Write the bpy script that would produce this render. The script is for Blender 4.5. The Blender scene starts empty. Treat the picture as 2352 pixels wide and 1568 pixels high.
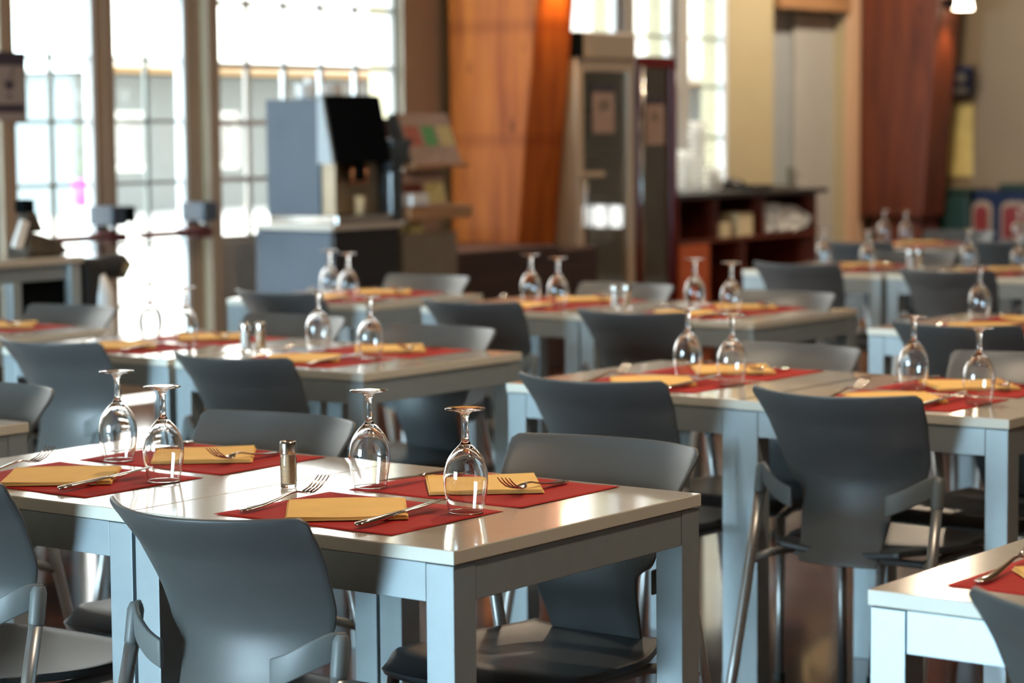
import bpy, bmesh, math, random
from mathutils import Vector, Matrix
random.seed(4)
S = bpy.context.scene
C = S.collection
PI = math.pi

# ------------------------------------------------------------------ camera
cam_d = bpy.data.cameras.new('camera'); cam = bpy.data.objects.new('camera', cam_d); C.objects.link(cam)
F_ = Vector((-0.6006, 0.7945, -0.0886)).normalized()
R_ = Vector((0.7981, 0.6025, -0.0087)); R_ = (R_ - F_ * R_.dot(F_)).normalized()
U_ = R_.cross(F_).normalized()
cam.matrix_world = Matrix(((R_.x, U_.x, -F_.x, 2.956), (R_.y, U_.y, -F_.y, -2.835), (R_.z, U_.z, -F_.z, 1.3827), (0, 0, 0, 1)))
cam_d.sensor_width = 36; cam_d.lens = 84.52
cam_d.clip_start = 0.05; cam_d.clip_end = 400
cam_d.dof.use_dof = True; cam_d.dof.focus_distance = 4.05; cam_d.dof.aperture_fstop = 4.0
S.camera = cam
S.view_settings.view_transform = 'Standard'; S.view_settings.look = 'None'
S.view_settings.gamma = 1.0; S.view_settings.use_curve_mapping = False
S.view_settings.exposure = 0.85
S.cycles.use_denoising = True
S.cycles.max_bounces = 10; S.cycles.diffuse_bounces = 3; S.cycles.glossy_bounces = 4
S.cycles.transmission_bounces = 10; S.cycles.transparent_max_bounces = 12
S.cycles.sample_clamp_indirect = 25.0
S.cycles.blur_glossy = 0.1

# ------------------------------------------------------------------ daylight: the sky
W = bpy.data.worlds.new('sky'); S.world = W; W.use_nodes = True
nt = W.node_tree; nt.nodes.clear()
out = nt.nodes.new('ShaderNodeOutputWorld'); bg = nt.nodes.new('ShaderNodeBackground')
tc = nt.nodes.new('ShaderNodeTexCoord'); sp = nt.nodes.new('ShaderNodeSeparateXYZ')
nt.links.new(tc.outputs['Generated'], sp.inputs[0])
rmp = nt.nodes.new('ShaderNodeValToRGB')
mr = nt.nodes.new('ShaderNodeMapRange'); mr.inputs[1].default_value = -1; mr.inputs[2].default_value = 1
nt.links.new(sp.outputs['Y'], mr.inputs[0]); nt.links.new(mr.outputs[0], rmp.inputs[0])
rmp.color_ramp.elements[0].position = 0.05; rmp.color_ramp.elements[0].color = (3.0, 4.3, 5.1, 1)
rmp.color_ramp.elements[1].position = 0.14; rmp.color_ramp.elements[1].color = (0.66, 0.66, 0.63, 1)
nt.links.new(rmp.outputs[0], bg.inputs[0]); bg.inputs[1].default_value = 5.0
nt.links.new(bg.outputs[0], out.inputs[0])

sun_d = bpy.data.lights.new('sun', 'SUN'); sun_d.energy = 9.0; sun_d.angle = 0.009; sun_d.color = (1.0, 0.95, 0.86)
sun = bpy.data.objects.new('sun', sun_d); C.objects.link(sun); sun.location = (-12, 4, 12)
sun.rotation_euler = Vector((0.46, 0.10, -0.88)).to_track_quat('-Z', 'Y').to_euler()

def portal(name, loc, normal, sx, sy):
    d = bpy.data.lights.new(name, 'AREA'); d.shape = 'RECTANGLE'; d.size = sx; d.size_y = sy
    d.cycles.is_portal = True
    o = bpy.data.objects.new(name, d); C.objects.link(o); o.location = loc
    o.rotation_euler = Vector(normal).to_track_quat('-Z', 'Y').to_euler()
    return o
portal('window_portal', (-3.4, -11.0, 1.9), (0, 1, 0), 4.6, 2.9)
portal('door_portal', (-6.05, 6.0, 1.6), (1, 0, 0), 3.9, 3.2)
portal('side_portal', (-6.05, 3.5, 1.7), (1, 0, 0), 3.0, 2.7)
portal('far_portal', (-6.05, 10.6, 2.0), (1, 0, 0), 1.9, 2.2)

# ------------------------------------------------------------------ materials
def newmat(name):
    m = bpy.data.materials.new(name); m.use_nodes = True
    return m, m.node_tree, m.node_tree.nodes['Principled BSDF']
def mat(name, col, rough=0.5, metal=0.0, var=0.06, scale=8.0, coat=0.0, spec=0.5, bump=0.0, bscale=200.0, emit=None, estr=0, sheen=0, rvar=0.0):
    m, t, b = newmat(name)
    n = t.nodes.new('ShaderNodeTexNoise'); n.inputs['Scale'].default_value = scale; n.inputs['Detail'].default_value = 4
    tcn = t.nodes.new('ShaderNodeTexCoord'); t.links.new(tcn.outputs['Object'], n.inputs['Vector'])
    r = t.nodes.new('ShaderNodeValToRGB')
    r.color_ramp.elements[0].position = 0.3; r.color_ramp.elements[1].position = 0.7
    r.color_ramp.elements[0].color = tuple(c * (1 - var) for c in col) + (1,)
    r.color_ramp.elements[1].color = tuple(min(1, c * (1 + var)) for c in col) + (1,)
    t.links.new(n.outputs['Fac'], r.inputs[0]); t.links.new(r.outputs[0], b.inputs['Base Color'])
    b.inputs['Roughness'].default_value = rough; b.inputs['Metallic'].default_value = metal
    b.inputs['Coat Weight'].default_value = coat; b.inputs['Coat Roughness'].default_value = 0.06
    b.inputs['Specular IOR Level'].default_value = spec
    b.inputs['Sheen Weight'].default_value = sheen
    if rvar:
        mp = t.nodes.new('ShaderNodeMapRange'); mp.inputs[3].default_value = max(0.02, rough - rvar); mp.inputs[4].default_value = rough + rvar
        t.links.new(n.outputs['Fac'], mp.inputs[0]); t.links.new(mp.outputs[0], b.inputs['Roughness'])
    if bump:
        n2 = t.nodes.new('ShaderNodeTexNoise'); n2.inputs['Scale'].default_value = bscale; n2.inputs['Detail'].default_value = 3
        t.links.new(tcn.outputs['Object'], n2.inputs['Vector'])
        bp = t.nodes.new('ShaderNodeBump'); bp.inputs['Strength'].default_value = bump; bp.inputs['Distance'].default_value = 0.001
        t.links.new(n2.outputs['Fac'], bp.inputs['Height']); t.links.new(bp.outputs[0], b.inputs['Normal'])
    if emit:
        b.inputs['Emission Color'].default_value = tuple(emit) + (1,); b.inputs['Emission Strength'].default_value = estr
    return m
def wood(name, dark, light, axis=2, rough=0.4, joints=0.0, knots=True, sc=1.0, spec=0.5):
    m, t, b = newmat(name); b.inputs['Specular IOR Level'].default_value = spec
    tcn = t.nodes.new('ShaderNodeTexCoord'); mp = t.nodes.new('ShaderNodeMapping')
    s = [9.0 * sc] * 3; s[axis] = 0.8 * sc; mp.inputs['Scale'].default_value = s
    t.links.new(tcn.outputs['Object'], mp.inputs[0])
    n = t.nodes.new('ShaderNodeTexNoise'); n.inputs['Scale'].default_value = 1.5; n.inputs['Detail'].default_value = 6; n.inputs['Distortion'].default_value = 0.8
    t.links.new(mp.outputs[0], n.inputs['Vector'])
    r = t.nodes.new('ShaderNodeValToRGB'); r.color_ramp.elements[0].position = 0.3; r.color_ramp.elements[1].position = 0.72
    r.color_ramp.elements[0].color = dark + (1,); r.color_ramp.elements[1].color = light + (1,)
    t.links.new(n.outputs['Fac'], r.inputs[0]); cur = r.outputs[0]
    if knots:
        mk = t.nodes.new('ShaderNodeMapping'); ks = [6.0 * sc] * 3; ks[axis] = 2.4 * sc; mk.inputs['Scale'].default_value = ks
        t.links.new(tcn.outputs['Object'], mk.inputs[0])
        v = t.nodes.new('ShaderNodeTexVoronoi'); v.inputs['Scale'].default_value = 1.0; t.links.new(mk.outputs[0], v.inputs['Vector'])
        kr = t.nodes.new('ShaderNodeValToRGB'); kr.color_ramp.elements[0].position = 0.05; kr.color_ramp.elements[1].position = 0.16
        kr.color_ramp.elements[0].color = (0.35, 0.3, 0.3, 1); kr.color_ramp.elements[1].color = (1, 1, 1, 1)
        t.links.new(v.outputs['Distance'], kr.inputs[0])
        mx = t.nodes.new('ShaderNodeMix'); mx.data_type = 'RGBA'; mx.blend_type = 'MULTIPLY'; mx.inputs[0].default_value = 1
        t.links.new(cur, mx.inputs[6]); t.links.new(kr.outputs[0], mx.inputs[7]); cur = mx.outputs[2]
    if joints:
        w = t.nodes.new('ShaderNodeTexWave'); w.wave_type = 'BANDS'; w.bands_direction = 'Z'; w.inputs['Scale'].default_value = joints
        t.links.new(tcn.outputs['Object'], w.inputs['Vector'])
        wr = t.nodes.new('ShaderNodeValToRGB'); wr.color_ramp.elements[0].position = 0.0; wr.color_ramp.elements[1].position = 0.06
        wr.color_ramp.elements[0].color = (0.80, 0.74, 0.72, 1); wr.color_ramp.elements[1].color = (1, 1, 1, 1)
        t.links.new(w.outputs['Fac'], wr.inputs[0])
        mx = t.nodes.new('ShaderNodeMix'); mx.data_type = 'RGBA'; mx.blend_type = 'MULTIPLY'; mx.inputs[0].default_value = 1
        t.links.new(cur, mx.inputs[6]); t.links.new(wr.outputs[0], mx.inputs[7]); cur = mx.outputs[2]
    t.links.new(cur, b.inputs['Base Color']); b.inputs['Roughness'].default_value = rough
    return m
def glassmat(name, col=(1, 1, 1), ior=1.5, rough=0.0):
    m, t, b = newmat(name)
    b.inputs['Base Color'].default_value = col + (1,); b.inputs['Transmission Weight'].default_value = 1
    b.inputs['IOR'].default_value = ior; b.inputs['Roughness'].default_value = rough
    n = t.nodes.new('ShaderNodeTexNoise'); n.inputs['Scale'].default_value = 30
    bp = t.nodes.new('ShaderNodeBump'); bp.inputs['Strength'].default_value = 0.01
    t.links.new(n.outputs['Fac'], bp.inputs['Height']); t.links.new(bp.outputs[0], b.inputs['Normal'])
    return m
def panemat(name, tint=(0.97, 0.98, 0.98), refl=0.08):
    m = bpy.data.materials.new(name); m.use_nodes = True; t = m.node_tree; t.nodes.clear()
    o = t.nodes.new('ShaderNodeOutputMaterial'); mx = t.nodes.new('ShaderNodeMixShader')
    tr = t.nodes.new('ShaderNodeBsdfTransparent'); tr.inputs[0].default_value = tint + (1,)
    gl = t.nodes.new('ShaderNodeBsdfGlossy'); gl.inputs['Roughness'].default_value = 0.02
    lw = t.nodes.new('ShaderNodeLayerWeight'); lw.inputs[0].default_value = 0.2
    mr_ = t.nodes.new('ShaderNodeMapRange'); mr_.inputs[3].default_value = refl; mr_.inputs[4].default_value = 0.7
    t.links.new(lw.outputs['Fresnel'], mr_.inputs[0]); t.links.new(mr_.outputs[0], mx.inputs[0])
    t.links.new(tr.outputs[0], mx.inputs[1]); t.links.new(gl.outputs[0], mx.inputs[2]); t.links.new(mx.outputs[0], o.inputs[0])
    return m

M = {}
M['top'] = mat('table_laminate', (0.58, 0.54, 0.47), 0.15, var=0.02, scale=60, coat=0.6, spec=0.6, bump=0.06, bscale=500)
M['edge'] = mat('cream_edge_band', (0.80, 0.78, 0.68), 0.4, var=0.02)
M['frame'] = mat('silver_paint', (0.40, 0.47, 0.50), 0.34, metal=0.3, var=0.03, scale=30, bump=0.04, bscale=900)
M['shell'] = mat('charcoal_plastic', (0.084, 0.088, 0.087), 0.44, spec=0.85, var=0.05, scale=12, bump=0.10, bscale=1400)
M['bracket'] = mat('grey_plastic', (0.16, 0.175, 0.175), 0.42, var=0.04, bump=0.08, bscale=1200)
M['seat'] = mat('dark_seat_plastic', (0.035, 0.042, 0.048), 0.33, var=0.05, bump=0.08, bscale=1200)
M['tube'] = mat('satin_aluminium', (0.50, 0.50, 0.49), 0.35, metal=0.8, var=0.03)
M['rubber'] = mat('black_rubber', (0.015, 0.02, 0.02), 0.6)
M['red'] = mat('red_paper', (0.42, 0.020, 0.016), 0.75, var=0.05, scale=18, bump=0.25, bscale=350, spec=0.2)
M['yellow'] = mat('yellow_paper', (0.92, 0.58, 0.19), 0.8, var=0.04, scale=14, bump=0.3, bscale=300, spec=0.2)
M['steel'] = mat('polished_steel', (0.62, 0.60, 0.57), 0.13, metal=1.0, var=0.03)
M['cap'] = mat('brushed_cap', (0.60, 0.58, 0.55), 0.2, metal=1.0, var=0.05, scale=80)
M['pepper'] = mat('ground_pepper', (0.55, 0.36, 0.20), 0.9, var=0.5, scale=900)
M['salt'] = mat('salt', (0.75, 0.75, 0.72), 0.9, var=0.08, scale=900)
M['glass'] = glassmat('clear_glass')
M['pane'] = panemat('window_glass')
M['wall'] = mat('cream_wall', (0.46, 0.405, 0.26), 0.75, var=0.03, scale=3, bump=0.1)
M['pier'] = mat('beige_frame_paint', (0.40, 0.30, 0.21), 0.6, var=0.03, scale=3)
M['backwall'] = mat('taupe_wall', (0.20, 0.155, 0.105), 0.8, var=0.05, scale=2)
M['peach'] = mat('peach_wall', (0.62, 0.42, 0.28), 0.75, var=0.03, scale=3)
M['bar'] = mat('muntin_paint', (0.20, 0.21, 0.19), 0.5)
M['whitebar'] = mat('white_muntin', (0.72, 0.76, 0.78), 0.5)
M['skirt'] = mat('grey_panel', (0.34, 0.32, 0.29), 0.5, var=0.03)
M['ceiling'] = wood('ceiling_boards', (0.30, 0.16, 0.08), (0.45, 0.26, 0.13), axis=0, rough=0.6, knots=False)
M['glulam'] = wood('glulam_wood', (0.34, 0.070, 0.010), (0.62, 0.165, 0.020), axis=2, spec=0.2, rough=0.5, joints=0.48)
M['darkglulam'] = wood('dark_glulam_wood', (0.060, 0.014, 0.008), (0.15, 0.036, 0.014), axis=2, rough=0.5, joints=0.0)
M['mahog'] = wood('mahogany_board', (0.085, 0.016, 0.008), (0.20, 0.038, 0.014), axis=1, rough=0.4, knots=False)
M['litwood'] = wood('lit_board', (0.48, 0.085, 0.020), (0.62, 0.13, 0.03), axis=1, rough=0.4, knots=False)  # warm light on the counter door painted into the board colour
M['plinth'] = wood('plinth_board', (0.030, 0.012, 0.010), (0.060, 0.022, 0.016), axis=1, rough=0.45, knots=False)
M['black'] = mat('black_plastic', (0.006, 0.008, 0.009), 0.6, spec=0.0)
M['blackcloth'] = mat('black_cloth', (0.012, 0.013, 0.014), 0.85, sheen=0.1)
M['steelblue'] = mat('machine_side_panel', (0.048, 0.068, 0.095), 0.4, metal=0.0, var=0.04)
M['darkpanel'] = mat('dark_cabinet', (0.018, 0.017, 0.018), 0.4)
M['beigesteel'] = mat('warm_steel', (0.36, 0.29, 0.21), 0.28, metal=0.7)
M['spoutglint'] = mat('spout_glint', (0.80, 0.38, 0.20), 0.3, metal=0.8)  # orange reflections on the spouts put into the nozzle colour
M['white'] = mat('white_china', (0.80, 0.82, 0.82), 0.3, var=0.02)
M['cream'] = mat('cream_paper', (0.80, 0.70, 0.45), 0.7, var=0.03)
M['opal'] = mat('translucent_white_plastic', (0.92, 0.93, 0.92), 0.45, var=0.01)
_t = M['opal'].node_tree; _tr = _t.nodes.new('ShaderNodeBsdfTranslucent'); _tr.inputs[0].default_value = (.93, .94, .93, 1)
_mx = _t.nodes.new('ShaderNodeMixShader'); _mx.inputs[0].default_value = .75
_t.links.new(_t.nodes['Principled BSDF'].outputs[0], _mx.inputs[1]); _t.links.new(_tr.outputs[0], _mx.inputs[2]); _t.links.new(_mx.outputs[0], _t.nodes['Material Output'].inputs[0])
M['paper'] = mat('white_paper', (0.62, 0.64, 0.62), 0.8, var=0.08, scale=20)
M['fridge'] = mat('beige_fridge_enamel', (0.58, 0.48, 0.36), 0.35, var=0.02)
M['redfridge'] = mat('dark_red_enamel', (0.16, 0.008, 0.010), 0.22, var=0.04)
M['fridgein'] = mat('fridge_interior', (0.10, 0.10, 0.075), 0.5, var=0.15, scale=3)
M['greydoor'] = mat('grey_blue_door', (0.34, 0.38, 0.40), 0.45, var=0.03)
M['greydoor2'] = mat('light_grey_door', (0.43, 0.44, 0.43), 0.45, var=0.03)
M['lintel'] = wood('lintel_wood', (0.32, 0.17, 0.08), (0.45, 0.25, 0.12), axis=1, rough=0.5, knots=False)
M['barred'] = mat('red_push_bar', (0.10, 0.012, 0.010), 0.4)
M['greenbox'] = mat('dark_green_plastic', (0.006, 0.028, 0.022), 0.5)
M['bluebox'] = mat('navy_plastic', (0.006, 0.016, 0.050), 0.6, spec=0.2)
M['redpanel'] = mat('red_panel', (0.15, 0.010, 0.010), 0.6)
M['panelwhite'] = mat('off_white_trim', (0.26, 0.21, 0.17), 0.6)
M['signpaper'] = mat('sign_paper', (0.34, 0.29, 0.27), 0.6, var=0.03)
M['signink'] = mat('sign_ink', (0.045, 0.035, 0.055), 0.6)
M['posteryellow'] = mat('poster_yellow', (0.60, 0.52, 0.22), 0.6, var=0.12, scale=9)
M['posterblue'] = mat('poster_blue', (0.03, 0.06, 0.22), 0.6)
M['postergreen'] = mat('poster_green', (0.06, 0.35, 0.09), 0.6)
M['posterred'] = mat('poster_red', (0.45, 0.09, 0.05), 0.6)
M['pinkpaper'] = mat('pink_label', (0.42, 0.29, 0.24), 0.6, var=0.08, scale=20)
M['bagcloth'] = mat('dark_olive_cloth', (0.055, 0.045, 0.032), 0.85, var=0.5, scale=14)
M['olive'] = mat('khaki_cloth', (0.20, 0.17, 0.10), 0.85, var=0.35, scale=20)
M['concrete'] = mat('pale_paving', (0.42, 0.41, 0.39), 0.85, var=0.03, scale=1)
M['facade'] = mat('grey_facade', (0.16, 0.17, 0.165), 0.85, var=0.06, scale=0.5)
M['roof'] = mat('pale_roof', (0.75, 0.74, 0.68), 0.8, var=0.03)
M['fascia'] = mat('brown_fascia', (0.30, 0.17, 0.06), 0.7)
M['magenta'] = mat('magenta_pot', (0.30, 0.03, 0.22), 0.5)
M['leaf'] = mat('leaf_green', (0.08, 0.13, 0.04), 0.6, var=0.3)
M['lampglow'] = mat('lamp_glow', (1, 0.95, 0.8), 0.5, emit=(1.0, 0.86, 0.60), estr=9)
M['hopper'] = mat('smoked_hopper', (0.06, 0.08, 0.095), 0.15)

# floor: glossy red-brown boards
def floor_mat():
    m, t, b = newmat('floor_boards')
    tcn = t.nodes.new('ShaderNodeTexCoord')
    br = t.nodes.new('ShaderNodeTexBrick'); br.inputs['Scale'].default_value = 1.0
    br.inputs['Brick Width'].default_value = 1.2; br.inputs['Row Height'].default_value = 0.14; br.inputs['Mortar Size'].default_value = 0.002
    br.inputs['Color1'].default_value = (0.085, 0.030, 0.018, 1); br.inputs['Color2'].default_value = (0.16, 0.060, 0.032, 1); br.inputs['Mortar'].default_value = (0.03, 0.012, 0.01, 1)
    t.links.new(tcn.outputs['Object'], br.inputs['Vector'])
    n = t.nodes.new('ShaderNodeTexNoise'); n.inputs['Scale'].default_value = 3; n.inputs['Detail'].default_value = 6
    mp = t.nodes.new('ShaderNodeMapping'); mp.inputs['Scale'].default_value = (1, 9, 1); t.links.new(tcn.outputs['Object'], mp.inputs[0]); t.links.new(mp.outputs[0], n.inputs['Vector'])
    mx = t.nodes.new('ShaderNodeMix'); mx.data_type = 'RGBA'; mx.blend_type = 'OVERLAY'; mx.inputs[0].default_value = 0.4
    t.links.new(br.outputs['Color'], mx.inputs[6]); t.links.new(n.outputs['Fac'], mx.inputs[7]); t.links.new(mx.outputs[2], b.inputs['Base Color'])
    b.inputs['Roughness'].default_value = 0.16; b.inputs['Specular IOR Level'].default_value = 0.6; b.inputs['Coat Weight'].default_value = 0.6; b.inputs['Coat Roughness'].default_value = 0.08
    return m
M['floor'] = floor_mat()

# ------------------------------------------------------------------ mesh helpers
def link(name, verts, faces, m, parent=None, smooth=False, bevel=0.0, seg=2, loc=None, mats=None, fm=None):
    me = bpy.data.meshes.new(name); me.from_pydata([tuple(v) for v in verts], [], faces); me.update()
    bm = bmesh.new(); bm.from_mesh(me); bmesh.ops.recalc_face_normals(bm, faces=bm.faces); bm.to_mesh(me); bm.free()
    me.materials.append(M[m] if isinstance(m, str) else m)
    if mats:
        for q in mats: me.materials.append(M[q])
        for p, k in zip(me.polygons, fm): p.material_index = k
    if smooth:
        for p in me.polygons: p.use_smooth = True
    o = bpy.data.objects.new(name, me); C.objects.link(o)
    if parent: o.parent = parent
    if loc: o.location = loc
    if bevel:
        b = o.modifiers.new('bevel', 'BEVEL'); b.width = bevel; b.segments = seg; b.limit_method = 'ANGLE'; b.angle_limit = 0.6
    return o
class MB:
    def __init__(s): s.v = []; s.f = []
    def add(s, vs, fs):
        k = len(s.v); s.v += [tuple(v) for v in vs]; s.f += [tuple(i + k for i in f) for f in fs]; return s
    def box(s, x0, x1, y0, y1, z0, z1):
        return s.add([(x0, y0, z0), (x1, y0, z0), (x1, y1, z0), (x0, y1, z0), (x0, y0, z1), (x1, y0, z1), (x1, y1, z1), (x0, y1, z1)],
                     [(0, 3, 2, 1), (4, 5, 6, 7), (0, 1, 5, 4), (1, 2, 6, 5), (2, 3, 7, 6), (3, 0, 4, 7)])
    def hexa(s, pts):   # 8 points, bottom 4 then top 4
        return s.add(pts, [(0, 3, 2, 1), (4, 5, 6, 7), (0, 1, 5, 4), (1, 2, 6, 5), (2, 3, 7, 6), (3, 0, 4, 7)])
    def tube(s, path, r, n=12, caps=True):
        P = [Vector(p) for p in path]; rs = r if isinstance(r, (list, tuple)) else [r] * len(P)
        rings = []; up = None
        for i, p in enumerate(P):
            d = (P[min(i + 1, len(P) - 1)] - P[max(i - 1, 0)]).normalized()
            if up is None: up = Vector((0, 0, 1)) if abs(d.z) < 0.9 else Vector((1, 0, 0))
            a = d.cross(up).normalized(); up = a.cross(d).normalized()
            rings.append([p + (a * math.cos(t) + up * math.sin(t)) * rs[i] for t in [2 * PI * k / n for k in range(n)]])
        k0 = len(s.v)
        for rg in rings: s.v += [tuple(q) for q in rg]
        for i in range(len(P) - 1):
            for k in range(n):
                a = k0 + i * n + k; b = k0 + i * n + (k + 1) % n
                s.f.append((a, b, b + n, a + n))
        if caps:
            s.f.append(tuple(k0 + k for k in range(n))[::-1]); s.f.append(tuple(k0 + (len(P) - 1) * n + k for k in range(n)))
        return s
    def lathe(s, prof, n=40, c=(0, 0, 0), closed=False):
        k0 = len(s.v); m_ = len(prof)
        for r, z in prof:
            for k in range(n):
                t = 2 * PI * k / n; s.v.append((c[0] + r * math.cos(t), c[1] + r * math.sin(t), c[2] + z))
        for i in range(m_ if closed else m_ - 1):
            j = (i + 1) % m_
            for k in range(n):
                k2 = (k + 1) % n
                s.f.append((k0 + i * n + k, k0 + i * n + k2, k0 + j * n + k2, k0 + j * n + k))
        if not closed:
            if prof[0][0] > 1e-6: s.f.append(tuple(k0 + k for k in range(n))[::-1])
            if prof[-1][0] > 1e-6: s.f.append(tuple(k0 + (m_ - 1) * n + k for k in range(n)))
        return s
    def prism(s, poly, axis, a, b):   # poly of 2-D points extruded along axis
        n = len(poly); vs = []
        for w in (a, b):
            for p, q in poly:
                vs.append({0: (w, p, q), 1: (p, w, q), 2: (p, q, w)}[axis])
        fs = [tuple(range(n))[::-1], tuple(range(n, 2 * n))]
        for k in range(n): fs.append((k, (k + 1) % n, n + (k + 1) % n, n + k))
        return s.add(vs, fs)
    def build(s, name, m, parent=None, **kw): return link(name, s.v, s.f, m, parent, **kw)
def box(name, x0, x1, y0, y1, z0, z1, m, parent=None, bevel=0.004, **kw):
    return MB().box(x0, x1, y0, y1, z0, z1).build(name, m, parent, bevel=bevel, **kw)
def tag(o, label=None, cat=None, group=None, kind=None):
    if label: o['label'] = label
    if cat: o['category'] = cat
    if group: o['group'] = group
    if kind: o['kind'] = kind
    return o
def thing(name, label, cat, loc=(0, 0, 0), rz=0, group=None):
    o = bpy.data.objects.new(name, None); C.objects.link(o); o.location = loc; o.rotation_euler = (0, 0, rz)
    o.empty_display_size = 0.1
    return tag(o, label, cat, group)
def copytree(o, parent=None):
    c = o.copy(); C.objects.link(c)
    if parent: c.parent = parent
    for ch in list(o.children): copytree(ch, c)
    return c
def place(proto, loc, rz, label, group, cat=None):
    if not proto.get('used'):
        proto['used'] = True; o = proto
    else: o = copytree(proto)
    o.location = loc; o.rotation_euler = (0, 0, rz); o['label'] = label; o['group'] = group
    return o
def struct(o): o['kind'] = 'structure'; return o
def smoothstep(a, b, x):
    t = max(0, min(1, (x - a) / (b - a))); return t * t * (3 - 2 * t)
def interp(tab, x):
    for (a, va), (b, vb) in zip(tab, tab[1:]):
        if a <= x <= b:
            t = (x - a) / (b - a); return va + (vb - va) * t
    return tab[0][1] if x < tab[0][0] else tab[-1][1]
def cinterp(tab, x):   # smooth (catmull) interpolation, tab ascending
    if x <= tab[0][0]: return tab[0][1]
    if x >= tab[-1][0]: return tab[-1][1]
    for i in range(len(tab) - 1):
        if tab[i][0] <= x <= tab[i + 1][0]:
            t = (x - tab[i][0]) / (tab[i + 1][0] - tab[i][0])
            p0 = tab[max(i - 1, 0)][1]; p1 = tab[i][1]; p2 = tab[i + 1][1]; p3 = tab[min(i + 2, len(tab) - 1)][1]
            return 0.5 * (2 * p1 + (p2 - p0) * t + (2 * p0 - 5 * p1 + 4 * p2 - p3) * t * t + (3 * p1 - p0 - 3 * p2 + p3) * t ** 3)

# ------------------------------------------------------------------ the room
XW = -6.0; YB = -11.0; YF = 14.2; XR = 8.0; H = 3.7
struct(box('floor', -6.3, XR, YB, YF + 0.2, -0.1, 0, 'floor', bevel=0))
struct(box('ceiling', -6.3, XR + .1, YB - .2, YF + 0.2, H, H + 0.1, 'ceiling', bevel=0))
# left wall with openings (y0, y1, z0, z1)
ops = [(2.0, 4.93, .35, 3.0), (4.98, 6.36, 0.0, 2.75), (6.42, 7.945, .79, 2.9),
       (9.60, 10.205, .95, 2.9), (10.345, 10.85, .95, 2.9), (11.0, 11.54, .95, 2.9), (12.15, 13.18, 0.0, 2.22)]
w = MB(); y = YB
for (a, b, z0, z1) in ops:
    w.box(XW - .22, XW, y, a, 0, H)
    if z0 > 0: w.box(XW - .22, XW, a, b, 0, z0)
    w.box(XW - .22, XW, a, b, z1, H); y = b
w.box(XW - .22, XW, y, YF + .2, 0, H)
struct(w.build('wall_left', 'wall'))
# far wall, right wall, near wall with windows behind the camera
w = MB(); w.box(XW, -2.05, YF, YF + .2, 0, H); w.box(-2.05, -1.35, YF, YF + .2, 0, .50); w.box(-2.05, -1.35, YF, YF + .2, .72, H); w.box(-1.35, XR, YF, YF + .2, 0, H)
struct(w.build('wall_far', 'backwall'))
w = MB()
for k in range(5): xx = -2.05 + .17 * k; w.box(xx, xx + .02, YF + .08, YF + .12, .50, .72)
w.box(-2.05, -1.35, YF + .08, YF + .12, .50, .52); w.box(-2.05, -1.35, YF + .08, YF + .12, .70, .72)
wf = struct(w.build('reflection_window', 'bar'))  # small unseen window added for its reflection in the beige fridge door
struct(box('wall_right', XR, XR + .1, YB, YF, 0, H, 'backwall', bevel=0))
w = MB(); x = XW
for a, b in ((-5.6, -4.2), (-4.1, -2.7), (-2.6, -1.2)):
    w.box(x, a, YB - .2, YB, 0, H); w.box(a, b, YB - .2, YB, 0, .55); w.box(a, b, YB - .2, YB, 3.2, H); x = b
w.box(x, XR, YB - .2, YB, 0, H)
struct(w.build('wall_near', 'wall'))

def window(name, y0, y1, z0, z1, ys, zs, mb='bar', bw=0.022, fr=0.05, xo=-6.035, framemat='bar'):
    f = MB()
    f.box(xo - .03, xo + .03, y0, y0 + fr, z0, z1); f.box(xo - .03, xo + .03, y1 - fr, y1, z0, z1)
    f.box(xo - .03, xo + .03, y0 + fr, y1 - fr, z0, z0 + fr); f.box(xo - .03, xo + .03, y0 + fr, y1 - fr, z1 - fr, z1)
    root = struct(f.build(name, framemat))
    m_ = MB()
    for yy in ys: m_.box(xo - .012, xo + .012, yy - bw / 2, yy + bw / 2, z0 + fr, z1 - fr)
    for zz in zs: m_.box(xo - .011, xo + .011, y0 + fr, y1 - fr, zz - bw / 2, zz + bw / 2)
    if ys or zs: m_.build('glazing_bars', mb, root)
    box('pane', xo - .003, xo + .003, y0 + fr * .5, y1 - fr * .5, z0 + fr * .5, z1 - fr * .5, 'pane', root, bevel=0)
    return root
zl = [.46 + .32 * k - .3 for k in range(1, 9)]
window('window_1', 2.0, 4.93, .35, 3.0, [2.5, 3.0, 3.5, 4.0, 4.45], [.79 + .31 * k for k in range(7)])
window('window_2', 6.42, 7.945, .79, 2.9, [6.708, 7.003, 7.304, 7.602], [1.12, 1.42, 1.725, 2.055, 2.36], mb='whitebar', bw=.03, fr=.03, framemat='skirt')
window('window_3', 9.60, 10.205, .95, 2.9, [], [1.3, 1.65, 1.98], fr=.035, framemat='whitebar')
window('window_4', 10.345, 10.85, .95, 2.9, [], [1.3, 1.65, 1.98], fr=.035, framemat='whitebar')
window('window_5', 11.0, 11.54, .95, 2.9, [], [1.3, 1.65, 1.98], fr=.035, framemat='whitebar')
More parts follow.
